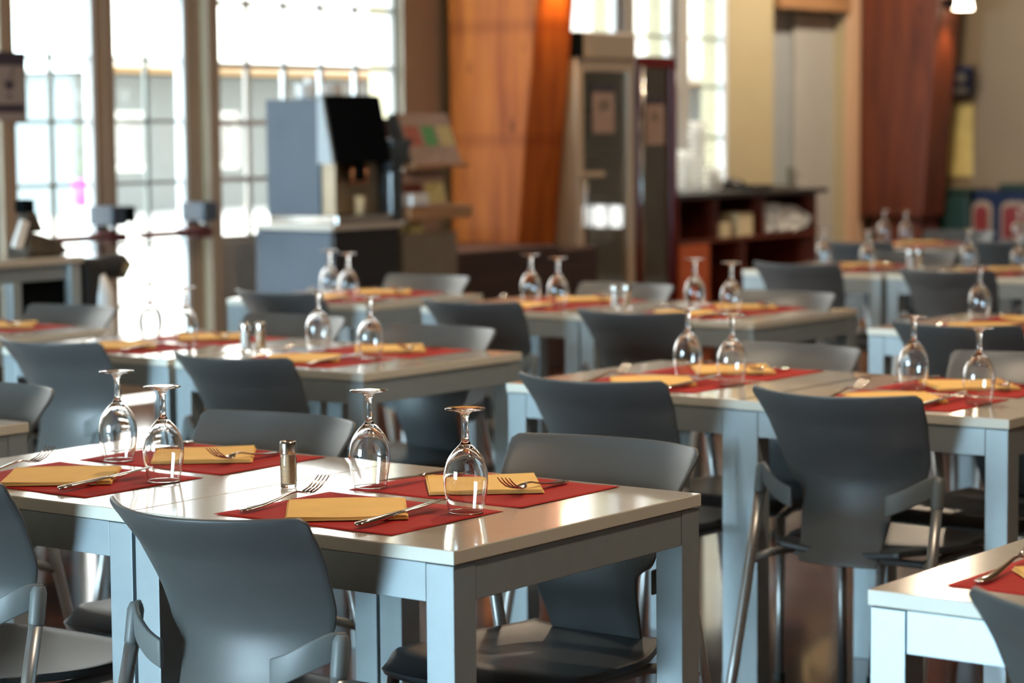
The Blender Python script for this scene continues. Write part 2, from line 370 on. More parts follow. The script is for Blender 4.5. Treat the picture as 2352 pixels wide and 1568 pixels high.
# glazed double doors
def glazed_door(name, y0, y1, g0, g1):
    f = MB(); xo = -6.06
    f.box(xo - .03, xo + .03, y0, g0, .02, 2.70); f.box(xo - .03, xo + .03, g1, y1, .02, 2.70)
    f.box(xo - .03, xo + .03, g0, g1, .02, .16); f.box(xo - .03, xo + .03, g0, g1, 2.60, 2.70)
    root = struct(f.build(name, 'pier', bevel=.004))
    m_ = MB(); c = (g0 + g1) / 2 - .012
    m_.box(xo - .012, xo + .012, c - .009, c + .009, .16, 2.60)
    for k in range(7): zz = .484 + .3155 * k; m_.box(xo - .011, xo + .011, g0, g1, zz - .008, zz + .008)
    m_.build('glazing_bars', 'bar', root)
    # light reveals either side of the glass
    rv = MB(); rv.box(xo - .02, xo + .036, g1 - .03, g1 - .002, .17, 2.59); rv.build('glazing_bead', 'whitebar', root)
    box('pane', xo - .003, xo + .003, g0, g1, .16, 2.6, 'pane', root, bevel=0)
    return root
d1 = glazed_door('door_1', 4.99, 5.66, 5.075, 5.60)
d2 = glazed_door('door_2', 5.67, 6.35, 5.735, 6.245)
def panic_bar(parent, ya, yb, yc, housing_m):
    # horizontal push bar on the door, end housings
    b = MB().tube([(-5.90, ya, .853), (-5.90, yb, .853)], .019, 10).build('push_bar', 'barred', parent, smooth=True)
    box('bar_end_plate', -6.03, -5.88, yb - .02, yb + .11, .825, .875, 'barred', b, bevel=.01)
    h = box('lock_housing', -6.03, -5.86, yc - .055, yc + .055, .91, 1.01, housing_m, parent, bevel=.012)
    MB().tube([(-5.93, yc, .92), (-5.92, yc + .03, .86)], .014, 8).build('lever_arm', 'steel', h, smooth=True)
panic_bar(d1, 5.13, 5.55, 5.585, 'steelblue')
panic_bar(d2, 5.77, 6.16, 6.235, 'steelblue')
box('latch_box', -6.03, -5.86, 5.61, 5.70, .925, 1.005, 'black', d1, bevel=.01)
MB().tube([(-5.90, 5.70, .93), (-5.90, 5.76, .858)], .007, 8).build('crank_rod', 'black', d2, smooth=True)
# grey panel below the big window, sill, beige piers
struct(box('trim_1', -5.998, -5.975, 6.40, 7.96, 0.0, .79, 'skirt', bevel=.003))
struct(box('trim_2', -5.999, -5.96, 6.34, 6.425, 0, 2.9, 'pier', bevel=.003))
struct(box('trim_3', -5.999, -5.965, 7.95, 8.29, 0, 3.4, 'pier', bevel=.003))
struct(box('trim_4', -5.999, -5.965, 4.925, 4.99, 0, 3.4, 'pier', bevel=.003))
struct(box('trim_5', -5.999, -5.97, 10.21, 10.34, .0, 3.4, 'skirt', bevel=.003))
struct(box('trim_6', -5.999, -5.97, 10.855, 10.995, .0, 3.4, 'greydoor2', bevel=.003))
struct(box('trim_7', -5.999, -5.94, 12.15, 13.18, 2.22, 2.50, 'lintel', bevel=.003))
struct(box('trim_8', -5.999, -5.95, 13.18, 13.42, 0, 3.4, 'peach', bevel=.003))
# recessed grey door
gd = struct(box('door_3', -6.17, -6.12, 12.15, 13.18, 0, 2.22, 'greydoor', bevel=.003))
box('door_leaf', -6.12, -6.085, 12.60, 13.18, 0.02, 2.20, 'greydoor2', gd, bevel=.006)
box('lock_plate', -6.12, -6.075, 12.545, 12.60, .93, 1.08, 'bar', gd, bevel=.008)
MB().tube([(-6.07, 12.57, 1.02), (-6.03, 12.57, 1.02), (-6.03, 12.49, 1.02)], .01, 8).build('door_handle', 'bar', gd, smooth=True)
# skirting
struct(box('baseboard_far', -5.9, XR, YF - .02, YF, 0, .1, 'skirt', bevel=.003))

# glulam arch feet
def arch_foot(y0, th, x_top, x_bot, x_in_t, x_in_b, m, name, label):
    zt = H - .02; zb = .69
    k = (x_top - x_bot) / (2.12 - .69)
    xt = x_bot + k * (zt - zb)
    o = MB().prism([(x_in_b, zb), (x_bot, zb), (xt, zt), (x_in_t, zt)], 1, y0, y0 + th).build(name, m, None, bevel=.012)
    struct(o); o['label'] = label
    return o
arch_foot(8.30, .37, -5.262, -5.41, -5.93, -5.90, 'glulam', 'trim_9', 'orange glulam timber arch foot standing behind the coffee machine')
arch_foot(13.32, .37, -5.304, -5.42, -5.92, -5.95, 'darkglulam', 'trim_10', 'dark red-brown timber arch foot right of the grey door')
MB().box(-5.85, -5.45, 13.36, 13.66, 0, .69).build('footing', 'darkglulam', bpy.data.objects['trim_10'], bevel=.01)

# ------------------------------------------------------------------ outside
struct(box('ground_outside', -90, -6.3, -60, 90, -.25, -.05, 'concrete', bevel=0))
bld = thing('outdoor_building', 'long low pale-roofed building seen through the large window', 'building', (-28, 31, 0), .12)
MB().box(-3, 0, -6.0, 30, -.05, 2.35).build('wall', 'facade', bld)
MB().hexa([(-6, -6.4, 2.4), (.9, -6.4, 2.4), (.9, 30.4, 2.4), (-6, 30.4, 2.4), (-6, -6.4, 5.2), (.9, -6.4, 2.62), (.9, 30.4, 2.62), (-6, 30.4, 5.2)]).build('roof', 'roof', bld)
box('fascia', .9, .96, -6.4, 30.4, 2.36, 2.46, 'fascia', bld, bevel=0)
for k in range(5):
    yy = -5.3 + 2.6 * k
    fw = box('window', 0, .05, yy, yy + 1.2, .7, 1.7, 'roof', bld, bevel=0)
    box('pane', .05, .06, yy + .08, yy + 1.12, .78, 1.62, 'pane', fw, bevel=0)
pl = thing('potted_plant', 'small plant in a magenta pot standing outside the glazed door', 'plant', (-12, 11.04, -.05))
MB().lathe([(.05, .8), (.075, .82), (.10, 1.03), (.09, 1.03), (.08, 1.0)], 20).build('pot', 'magenta', pl, smooth=True)
MB().lathe([(.13, 0), (.13, .03), (.02, .04), (.02, .78), (.07, .8)], 16).build('stand', 'whitebar', pl, smooth=True)
lf = MB()
for k in range(46):
    a = random.random() * 6.28; h = 1.02 + random.random() * .42; r = .10 * random.random() + .02
    p = Vector((math.cos(a) * r, math.sin(a) * r, h)); d = Vector((math.cos(a), math.sin(a), .8)) * .05; s_ = Vector((-math.sin(a), math.cos(a), 0)) * .015
    lf.add([p, p + d * .5 + s_, p + d, p + d * .5 - s_], [(0, 1, 2, 3)])
lf.build('foliage', 'leaf', pl)

# ------------------------------------------------------------------ furniture builders
def make_table():
    r = thing('dining_table', '', 'table')
    t = MB().box(0, .698, 0, .7, .7175, .74).build('tabletop', 'top', r, bevel=.0018, mats=['edge'], fm=[1, 0, 1, 1, 1, 1])
    for (x, y) in ((.003, .003), (.640, .003), (.003, .642), (.640, .642)):
        MB().box(x, x + .055, y, y + .055, 0.0, .7155).build('leg', 'frame', r, bevel=.0015)
    MB().box(.059, .639, .004, .026, .655, .716).build('apron', 'frame', r, bevel=.001)
    MB().box(.059, .639, .674, .696, .655, .716).build('apron', 'frame', r, bevel=.001)
    MB().box(.004, .026, .059, .641, .655, .716).build('apron', 'frame', r, bevel=.001)
    MB().box(.672, .694, .059, .641, .655, .716).build('apron', 'frame', r, bevel=.001)
    return r
def shell_grid(fn, nu, nv, th, name, m, parent):
    # closed slab around surface fn(u,v)->Vector, thickness th along surface normal
    P = [[fn(u / nu, v / nv) for u in range(nu + 1)] for v in range(nv + 1)]
    N = [[None] * (nu + 1) for _ in range(nv + 1)]
    for v in range(nv + 1):
        for u in range(nu + 1):
            du = P[v][min(u + 1, nu)] - P[v][max(u - 1, 0)]; dv = P[min(v + 1, nv)][u] - P[max(v - 1, 0)][u]
            n = du.cross(dv); N[v][u] = n.normalized() if n.length > 1e-9 else Vector((0, 1, 0))
    vs = []; W_ = nu + 1
    for s_ in (-.5, .5):
        for v in range(nv + 1):
            for u in range(nu + 1): vs.append(P[v][u] + N[v][u] * th * s_)
    K = W_ * (nv + 1); fs = []
    for v in range(nv):
        for u in range(nu):
            a = v * W_ + u; fs.append((a, a + 1, a + 1 + W_, a + W_)); fs.append((K + a, K + a + W_, K + a + 1 + W_, K + a + 1))
    for u in range(nu):
        fs.append((u, u + K, u + 1 + K, u + 1)); a = nv * W_ + u; fs.append((a, a + 1, a + 1 + K, a + K))
    for v in range(nv):
        a = v * W_; fs.append((a, a + W_, a + W_ + K, a + K)); a = v * W_ + nu; fs.append((a, a + K, a + K + W_, a + W_))
    o = link(name, vs, fs, m, parent, smooth=True)
    b = o.modifiers.new('bevel', 'BEVEL'); b.width = .002; b.segments = 2; b.limit_method = 'ANGLE'; b.angle_limit = .9
    return o
HW = [(.40, .098), (.47, .105), (.54, .115), (.562, .120), (.576, .138), (.590, .166), (.605, .178), (.64, .188), (.70, .198), (.77, .210), (.80, .2135)]
YC = [(.40, -.002), (.46, .018), (.55, .042), (.62, .036), (.72, -.024), (.80, -.090)]
def back_pt(u, v):
    z = .80 - v * .395
    s_ = 2 * u - 1
    hw = cinterp(HW, z)
    # rounded upper corners
    zt = z
    x = s_ * hw
    if v < .10:
        q = max(0, abs(s_) - .93) / .07
        zt = z - .011 * q * q * (1 - v / .10)
    dip = -.006 * (1 - s_ * s_) * (1 - v) 
    y = cinterp(YC, z) + x * x / (2 * .30) * (1.0 + .25 * (1 - v))
    return Vector((x, y, zt + dip))
def make_chair():
    r = thing('dining_chair', '', 'chair')
    shell_grid(back_pt, 40, 56, .007, 'backrest', 'shell', r)
    def seat_pt(u, v):
        s_ = 2 * u - 1
        hw = .155 + .055 * smoothstep(0, .45, v) - .012 * smoothstep(.8, 1, v)
        y = .012 + v * .43 - .028 * (abs(s_) ** 4) * smoothstep(.6, 1, v)
        z = .430 + .012 * v - .030 * smoothstep(.86, 1.02, v) + .012 * s_ * s_ * (1 - v) - .006 * math.sin(PI * v)
        return Vector((s_ * hw, y, z))
    shell_grid(seat_pt, 20, 20, .014, 'seat', 'seat', r)
    for s_ in (-1, 1):
        # arm bracket wrapping from the waist of the back to the top of the rear tube
        c0 = [(.118, .030, .546), (.150, .033, .558), (.185, .045, .577), (.212, .066, .592), (.225, .086, .594)]
        pts = []
        for i in range(4):
            for t in (0, .33, .67):
                q0, q1, q2, q3 = c0[max(i - 1, 0)], c0[i], c0[i + 1], c0[min(i + 2, 4)]
                pts.append(tuple(.5 * (2 * q1[j] + (q2[j] - q0[j]) * t + (2 * q0[j] - 5 * q1[j] + 4 * q2[j] - q3[j]) * t * t + (3 * q1[j] - q0[j] - 3 * q2[j] + q3[j]) * t ** 3) for j in (0, 1, 2)))
        pts.append(c0[-1])
        br = MB(); k0 = []
        for i_, (x, y, z) in enumerate(pts):
            hh = .0235 - .003 * smoothstep(8, 12, i_); t_ = .009
            e0 = pts[max(i_ - 1, 0)]; e1 = pts[min(i_ + 1, len(pts) - 1)]
            tx, ty = e1[0] - e0[0], e1[1] - e0[1]; ln = math.hypot(tx, ty); nx, ny = -ty / ln, tx / ln
            k0.append([Vector((s_ * (x + nx * t_ * .5), y + ny * t_ * .5, z - hh)), Vector((s_ * (x - nx * t_ * .5), y - ny * t_ * .5, z - hh)),
                       Vector((s_ * (x - nx * t_ * .5), y - ny * t_ * .5, z + hh)), Vector((s_ * (x + nx * t_ * .5), y + ny * t_ * .5, z + hh))])
        vs = [tuple(q + Vector((0, -.012, 0))) for ring in k0 for q in ring]; fs = []
        for i in range(len(pts) - 1):
            for k in range(4): a = i * 4 + k; b = i * 4 + (k + 1) % 4; fs.append((a, b, b + 4, a + 4))
        fs.append((0, 1, 2, 3)); q_ = 4 * (len(pts) - 1); fs.append((q_, q_ + 1, q_ + 2, q_ + 3))
        br.add(vs, fs)
        br.tube([(s_ * .224, .066, .612), (s_ * .224, .064, .600), (s_ * .2245, .058, .56), (s_ * .225, .055, .545)], [.010, .0145, .0145, .014], 12)
        br.build('arm_bracket', 'bracket', r, bevel=.003, seg=3, smooth=True)
        # rear leg tube
        path = [(s_ * .2248, .056, .548), (s_ * .228, .02, .40), (s_ * .234, -.035, .18), (s_ * .238, -.082, .012)]
        lg = MB().tube(path, .0125, 14).build('leg', 'tube', r, smooth=True)
        MB().tube([(s_ * .238, -.080, .02), (s_ * .2385, -.085, 0)], .0155, 12).build('foot_cap', 'rubber', lg)
        # front leg
        lg = MB().tube([(s_ * .196, .385, .405), (s_ * .205, .405, .2), (s_ * .212, .42, .012)], .0115, 14).build('leg', 'tube', r, smooth=True)
        MB().tube([(s_ * .212, .42, .02), (s_ * .2125, .421, 0)], .0145, 12).build('foot_cap', 'rubber', lg)
        # seat rail
        MB().tube([(s_ * .2285, .018, .392), (s_ * .20, .06, .408), (s_ * .17, .12, .410), (s_ * .175, .30, .412), (s_ * .196, .385, .405)], .0095, 10).build('seat_rail', 'bracket', r, smooth=True)
    MB().tube([(-.17, .12, .405), (.17, .12, .405)], .009, 10).build('crossbar', 'bracket', r, smooth=True)
    return r
def make_glass():
    # upside-down stemmed wine glass: rim on the table
    r = thing('wine_glass', '', 'glass')
    outer = [(.0298, 0), (.0318, .012), (.0350, .030), (.0371, .046), (.0374, .058), (.0355, .074), (.0305, .089), (.0225, .101), (.0140, .110), (.0085, .116), (.0060, .121)]
    inner = [(x - .0015, z) for x, z in outer[:5]] + [(.0339, .0732), (.0288, .0875), (.0207, .0987), (.0121, .1063), (.0058, .1095), (.0003, .1107)]
    prof_o = outer + [(.0003, .1212)]
    n = 48
    prof = inner[::-1] + prof_o
    def dens(p):
        o = []
        for i in range(len(p) - 1):
            p0 = p[max(i - 1, 0)]; p1 = p[i]; p2 = p[i + 1]; p3 = p[min(i + 2, len(p) - 1)]
            for t in (0, .25, .5, .75):
                o.append(tuple(.5 * (2 * p1[j] + (p2[j] - p0[j]) * t + (2 * p0[j] - 5 * p1[j] + 4 * p2[j] - p3[j]) * t * t + (3 * p1[j] - p0[j] - 3 * p2[j] + p3[j]) * t ** 3) for j in (0, 1)))
        o.append(p[-1]); return o
    pi_ = [(max(a, .0003), b) for a, b in dens(inner)][::-1]; po_ = [(max(a, .0003), b) for a, b in dens(outer)] + [(.0003, .1212)]
    MB().lathe(pi_ + po_, n).build('bowl', 'glass', r, smooth=True)
    st = [(.0003, .1213), (.0066, .1213), (.0060, .127), (.0056, .138), (.0056, .150), (.0061, .159), (.0080, .1655), (.0130, .1690), (.0230, .1712), (.0330, .1722), (.0345, .1735), (.0335, .1748), (.0200, .1752), (.0003, .1750)]
    MB().lathe(st, n).build('stem_and_foot', 'glass', r, smooth=True)
    return r
def strip(mb, pts, n=8):
    # rounded bar: pts (y, z, halfwidth, halfthick) along y centred x=0
    k0 = len(mb.v)
    for i, (y, z, w_, t_) in enumerate(pts):
        for k in range(n):
            a = 2 * PI * k / n
            ca, sa = math.cos(a), math.sin(a)
            mb.v.append((w_ * (abs(ca) ** .7) * (1 if ca >= 0 else -1), y, z + t_ * (abs(sa) ** .7) * (1 if sa >= 0 else -1)))
    m_ = len(pts)
    for i in range(m_ - 1):
        for k in range(n):
            a = k0 + i * n + k; b = k0 + i * n + (k + 1) % n; mb.f.append((a, b, b + n, a + n))
    mb.f.append(tuple(k0 + k for k in range(n))[::-1]); mb.f.append(tuple(k0 + (m_ - 1) * n + k for k in range(n)))
def make_fork():
    r = thing('fork', '', 'fork')
    h = MB()
    strip(h, [(0, .0025, .003, .001), (.004, .0028, .0085, .0016), (.02, .003, .0105, .0018), (.05, .004, .0085, .0018), (.09, .0085, .0048, .0018), (.125, .015, .0032, .0018), (.138, .0155, .0034, .0018), (.150, .0140, .0058, .0015)])
    h.build('handle', 'steel', r, smooth=True)
    q = MB()
    strip(q, [(.149, .0142, .0060, .0014), (.156, .0118, .0115, .0012), (.166, .0100, .0142, .0011), (.175, .0105, .0142, .0011)])
    for x in (-.0120, -.0040, .0040, .0120):
        k = MB(); strip(k, [(.173, .0103, .0021, .0013), (.190, .0155, .0020, .0012), (.206, .0245, .0017, .0011), (.217, .0335, .0010, .0008)], 6)
        q.add([(a + x, b, c) for a, b, c in k.v], k.f)
    q.build('head', 'steel', r, smooth=True)
    return r
def make_knife():
    r = thing('table_knife', '', 'knife')
    h = MB(); strip(h, [(0, .0045, .003, .002), (.004, .005, .0085, .0036), (.03, .0052, .0100, .0042), (.08, .0058, .0080, .0040), (.120, .0068, .0058, .0036), (.128, .0070, .0048, .0030)])
    h.build('handle', 'steel', r, smooth=True)
    b = MB(); strip(b, [(.126, .0070, .0046, .0024), (.135, .0072, .0075, .0012), (.18, .0085, .0095, .0010), (.225, .0098, .0085, .0009), (.244, .0104, .0045, .0007), (.250, .0106, .0012, .0005)])
    b.build('blade', 'steel', r, smooth=True)
    return r
def make_shaker(fill, nm, cat):
    r = thing(nm, '', cat)
    o = [(.0003, 0), (.0135, 0), (.0150, .002), (.0150, .052), (.0135, .056), (.0135, .058), (.0148, .061), (.0148, .067), (.0140, .069), (.0124, .069), (.0124, .062), (.0126, .050), (.0126, .009), (.0100, .006), (.0003, .006)]
    MB().lathe(o, 32).build('jar', 'glass', r, smooth=True, bevel=0)
    MB().lathe([(.0003, .0085), (.0120, .0085), (.0121, .010), (.0121, .060), (.0110, .0615), (.0003, .0615)], 28).build('filling', fill, r, smooth=True)
    MB().lathe([(.0151, .0605), (.0153, .0625), (.0153, .079), (.0140, .0838), (.0125, .0845), (.0110, .0825), (.0003, .0820), (.0003, .0800), (.0135, .0795), (.0151, .0605)], 32).build('cap', 'cap', r, smooth=True)
    return r
def make_mat():
    nx, ny = 26, 16; vs = []
    for j in range(ny + 1):
        for i in range(nx + 1):
            x = -.1925 + .385 * i / nx; y = -.147 + .294 * j / ny
            e = max(abs(x) / .1925, abs(y) / .147)
            z = .0006 + .0012 * max(0, e - .8) / .2 * (0.5 + .5 * math.sin(x * 37 + y * 23))
            y += .0012 * math.sin(x * 40) * (abs(y) > .146); vs.append((x, y, z))
    fs = [(j * (nx + 1) + i, j * (nx + 1) + i + 1, (j + 1) * (nx + 1) + i + 1, (j + 1) * (nx + 1) + i) for j in range(ny) for i in range(nx)]
    o = link('placemat', vs, fs, 'red', smooth=True)
    s_ = o.modifiers.new('thick', 'SOLIDIFY'); s_.thickness = .0005; s_.offset = 1
    tag(o, '', 'placemat'); return o
def make_napkin():
    # folded paper square, four layers, one slightly raised corner
    mb = MB(); n = 12
    for L in range(4):
        hs = .1015 - .0010 * L; ox = .0009 * ((L * 7) % 3 - 1); z0 = .0006 + L * .00135
        vs = []
        for t in (0, 1):
            for j in range(n + 1):
                for i in range(n + 1):
                    x = (-1 + 2 * i / n); y = (-1 + 2 * j / n)
                    lift = .0022 * L / 3 * (.5 + .5 * math.sin(2.3 * x + 1.7 * y)) * max(abs(x), abs(y)) ** 2
                    vs.append((x * hs + ox, y * hs + ox, z0 + t * .0011 + lift))
        W_ = n + 1; K = W_ * W_; fs = []
        for j in range(n):
            for i in range(n):
                a = j * W_ + i; fs += [(a, a + W_, a + W_ + 1, a + 1), (K + a, K + a + 1, K + a + W_ + 1, K + a + W_)]
        for i in range(n):
            fs += [(i, i + 1, K + i + 1, K + i), (n * W_ + i, K + n * W_ + i, K + n * W_ + i + 1, n * W_ + i + 1)]
            a = i * W_; fs += [(a, K + a, K + a + W_, a + W_)]; a = i * W_ + n; fs += [(a, a + W_, K + a + W_, K + a)]
        mb.add(vs, fs)
    o = mb.build('napkin', 'yellow', None); tag(o, '', 'napkin'); return o

P_table = make_table(); P_chair = make_chair(); P_glass = make_glass(); P_fork = make_fork(); P_knife = make_knife()
P_pep = make_shaker('pepper', 'pepper_shaker', 'shaker'); P_salt = make_shaker('salt', 'salt_shaker', 'shaker')
P_mat = make_mat(); P_nap = make_napkin()

# ------------------------------------------------------------------ the dining tables
# key: (x, y, phrase, sides set, chairs near?, chairs far?)
TT = .74
TAB = {
 'T1R': (0.0, 0.0, 'nearest table, its corner pointing at the bottom middle'),
 'T1L': (-.70, 0.0, 'table joined to the left side of the nearest table'),
 'TL':  (-1.80, .05, 'table cut by the left edge level with the nearest pair'),
 'T10': (1.36, .09, 'table in the bottom right corner'),
 'T2R': (-1.86, 1.96, 'second-row table right half of the pair left of centre'),
 'T2L': (-2.60, 1.975, 'second-row table left half of the pair left of centre'),
 'T0':  (-3.52, 1.95, 'second-row table cut by the left edge'),
 'T3L': (-.70, 1.975, 'second-row table left half of the pair right of centre'),
 'T3R': (-.015, 1.965, 'second-row table right half of the pair right of centre'),
 'T6':  (-3.45, 3.83, 'third-row single table before the coffee machine'),
 'T5L': (-2.54, 3.89, 'third-row table below the wooden column'),
 'T5R': (-1.83, 3.88, 'third-row table before the glass-door fridges'),
 'T4L': (-.73, 3.91, 'third-row table at the right edge'),
 'T7L': (-2.70, 6.36, 'fourth-row table before the dark red counter'),
 'T7R': (-1.99, 6.38, 'fourth-row table near the right edge'),
 'T8L': (-3.44, 8.33, 'back-row table before the second column'),
 'T8R': (-2.72, 8.55, 'back-row table at the right edge'),
}
SHORT = {'T1R': 'the nearest table', 'T1L': 'the table joined left of the nearest', 'TL': 'the first-row table at the left edge', 'T10': 'the bottom right corner table', 'T2R': 'the second-row left pair, right half', 'T2L': 'the second-row left pair, left half', 'T0': 'the second-row table at the left edge', 'T3L': 'the second-row right pair, left half', 'T3R': 'the second-row right pair, right half', 'T6': 'the table before the coffee machine', 'T5L': 'the table below the orange column', 'T5R': 'the table before the fridges', 'T4L': 'the third-row table at the right edge', 'T7L': 'the table before the red-brown counter', 'T7R': 'the fourth-row table near the right edge', 'T8L': 'the back-row table before the dark column', 'T8R': 'the back-row table at the right edge'}
for k, (x, y, ph) in TAB.items():
    place(P_table, (x, y, 0), 0, 'silver-legged pale ' + ph, 'pale dining tables')
JIT = {k: random.Random(i) for i, k in enumerate(TAB)}
def setting(k, near, mat_=True, glass=None, no=()):
    x, y, _ = TAB[k]; rn = JIT[k]; sd = 'near' if near else 'far'; s = SHORT[k]
    j = lambda a: (rn.random() - .5) * 2 * a
    if k in ('T1R', 'T1L'): j = lambda a: 0.0
    z = TT
    if near: mx, my, rz = x + .338, y + .197, 0
    else: mx, my, rz = x + .345, y + .533, PI
    rzj = rz + j(.02)
    if k == 'T10': mx, my = mx - .065, my + .03
    place(P_mat, (mx + j(.005), my + j(.005), z + .0002), rzj, 'red paper placemat on the %s side of %s' % (sd, s), 'red placemats')
    c, s_ = math.cos(rz), math.sin(rz)
    def L(dx, dy): return mx + c * dx - s_ * dy, my + s_ * dx + c * dy
    if 'napkin' not in no:
        nx, ny = L(-.022, -.004) if near else L(.012, -.012)
        place(P_nap, (nx, ny, z + .0024), rz + math.radians(41) + j(.05), 'folded yellow napkin on the %s side of %s' % (sd, s), 'yellow napkins')
    zc = z + .0078
    if 'fork' not in no:
        fx, fy = L(-.158, -.118) if near else L(-.088, -.128)
        o = place(P_fork, (fx, fy, z + .0030), rz + (.03 if near else .10) + j(.06), 'steel fork on the napkin, %s side of %s' % (sd, s), 'forks')
        o.rotation_euler[0] = .012
    if 'knife' not in no:
        kx, ky = L(.108, -.130) if near else L(.150, -.130)
        o = place(P_knife, (kx, ky, z + .0032), rz + (.08 if near else .02) + j(.06), 'steel table knife at the %s side of %s' % (sd, s), 'table knives')
        o.rotation_euler[0] = .012
    if glass != 0:
        gx, gy = glass if glass else ((x + .497 + j(.006), y + .285 + j(.01)) if near else (x + .19 + j(.01), y + .415 + j(.01)))
        if k in ('T1R', 'T1L') or True:
            place(P_glass, (gx, gy, z + .0032), j(1), 'upturned stemmed wine glass on the %s side of %s' % (sd, s), 'upturned wine glasses')
G = dict(T1R=((.492, .293), (.174, .419)), T1L=((-.190, .265), (-.465, .414)), T2L=((-2.142, 2.292), (-2.374, 2.373)), T2R=((-1.40, 2.27), (-1.70, 2.39)),
         T3L=((-.193, 2.235), (-.384, 2.33)), T3R=((.50, 2.19), (.223, 2.40)), T5L=((-2.104, 4.134), (-2.311, 4.25)), T5R=((-1.391, 4.16), (-1.622, 4.29)),
         T6=((-2.982, 4.0), (-3.197, 4.14)), T7L=((-2.20, 6.60), (-2.53, 6.79)), T7R=((-1.52, 6.70), (-1.83, 6.85)), T4L=((-.20, 4.18), (-.565, 4.37)), T8L=((-3.19, 8.84), (-3.36, 8.91)), T8R=((-2.28, 8.84), (-2.73 + .03, 9.20)))
for k in TAB:
    g = G.get(k, (None, None))
    if k in ('TL',): continue
    setting(k, True, glass=g[0] if k != 'T0' else 0)
    if k == 'T10': continue
    setting(k, False, glass=g[1] if k != 'T0' else 0)
# shakers
place(P_pep, (.045, .345, TT + .0005), 0, 'pepper shaker with steel cap at the middle of the nearest tables', 'pepper shakers')
def pair(x, y, ph):
    place(P_salt, (x, y, TT + .0005), 0, 'salt shaker beside the pepper on ' + ph, 'salt shakers')
    place(P_pep, (x + .028, y + .034, TT + .0005), 0, 'pepper shaker beside the salt on ' + ph, 'pepper shakers')
pair(-1.858, 2.25, 'the second-row left pair of tables')
pair(-1.872, 4.16, 'the third-row pair of tables')
pair(-2.11, 6.83, 'the fourth-row table before the counter')

# ------------------------------------------------------------------ chairs
def chair(x, y, near, ph, rz=0.0):
    side = 'near' if near else 'far'
    lab = ('charcoal chair with its back to the camera at ' if near else 'charcoal chair facing the camera across ') + ph
    place(P_chair, (x, y, 0), (0 if near else PI) + rz, lab, 'charcoal dining chairs')
for k, dx, dy in (('T1R', .333, -.165), ('T1L', .345, -.16), ('T10', .45, -.17), ('T2L', .42, -.19), ('T2R', .44, -.23), ('T3L', .405, -.205), ('T3R', .352, -.155),
                  ('T5L', .44, -.27), ('T5R', .46, -.36), ('T6', .45, -.20), ('T7L', .44, -.28), ('T7R', .50, -.42), ('T4L', .46, -.30), ('T8L', .47, -.45), ('T8R', .35, -.25), ('TL', .35, -.2)):
    x, y, _ = TAB[k]; chair(x + dx, y + dy, True, SHORT[k])
for k, dx, dy in (('T1R', .405, .822), ('T1L', .325, .775), ('TL', .45, .81), ('T2L', .46, .80), ('T2R', .37, .73), ('T0', .44, .75), ('T3L', .40, .735), ('T3R', .355, .83),
                  ('T5L', .43, .69), ('T5R', .45, .61), ('T6', .36, .78), ('T7L', .45, .80), ('T7R', .45, .85), ('T4L', .4, .8), ('T8L', .4, .85)):
    x, y, _ = TAB[k]; chair(x + dx, y + dy, False, SHORT[k])

# ------------------------------------------------------------------ coffee corner
cb = thing('coffee_cabinet', 'dark cabinet carrying the coffee machine below the big window', 'cabinet')
box('body', -5.535, -5.03, 6.22, 6.74, 0.05, .875, 'steelblue', cb, bevel=.01)
box('door', -5.03, -5.005, 6.225, 6.735, .06, .87, 'darkpanel', cb, bevel=.004)
box('countertop', -5.56, -4.99, 6.20, 6.76, .876, .905, 'top', cb, bevel=.004)
cm = thing('coffee_machine', 'tall black and steel-blue coffee machine on the dark cabinet', 'coffee machine')
box('housing', -5.45, -5.09, 6.22, 6.66, .95, 1.535, 'steelblue', cm, bevel=.006)
MB().hexa([(-5.09, 6.225, 1.215), (-4.985, 6.235, 1.215), (-4.985, 6.66, 1.215), (-5.09, 6.66, 1.215), (-5.09, 6.225, 1.555), (-5.055, 6.235, 1.545), (-5.055, 6.66, 1.545), (-5.09, 6.66, 1.555)]).build('front_panel', 'black', cm, bevel=.004)
MB().hexa([(-5.095, 6.215, 1.21), (-4.995, 6.215, 1.21), (-4.995, 6.232, 1.21), (-5.095, 6.232, 1.21), (-5.095, 6.215, 1.555), (-5.065, 6.215, 1.55), (-5.065, 6.232, 1.55), (-5.095, 6.232, 1.555)]).build('side_trim', 'greydoor', cm)
box('niche_back', -5.089, -5.075, 6.235, 6.655, .955, 1.21, 'beigesteel', cm, bevel=0)
box('niche_side', -5.075, -5.0, 6.235, 6.25, .955, 1.21, 'beigesteel', cm, bevel=0)
sp_ = box('spout_block', -5.075, -5.015, 6.42, 6.49, 1.12, 1.21, 'black', cm, bevel=.006)
for yy in (6.40, 6.455, 6.51): MB().tube([(-5.03, yy, 1.20), (-5.03, yy, 1.10)], .011, 12).build('nozzle', 'spoutglint', sp_, smooth=True)
box('drip_tray', -5.45, -4.985, 6.23, 6.66, .906, .95, 'cap', cm, bevel=.006)
for k, (yy, n) in enumerate(((6.28, 2), (6.38, 3), (6.48, 2), (6.57, 2))):
    for q in range(n):
        o = MB().lathe([(.0003, 0), (.022, 0), (.026, .01), (.036, .045), (.034, .045), (.024, .012), (.0003, .008)], 20).build('cup', 'white', None, smooth=True, loc=(-5.25 - .03 * (k % 2), yy, 1.537 + q * .030))
        tag(o, 'white cup on top of the coffee machine, %s in row, %s in its stack' % (('first', 'second', 'third', 'last')[k], ('lowest', 'second', 'third')[q]), 'cup', 'white cups on the coffee machine')
o = MB().lathe([(.0003, 0), (.024, 0), (.027, .09), (.025, .09), (.022, .004), (.0003, .003)], 24).build('tumbler', 'cream', None, smooth=True, loc=(-5.03, 6.455, .952)); tag(o, 'pale cup standing under the coffee machine spout', 'cup')
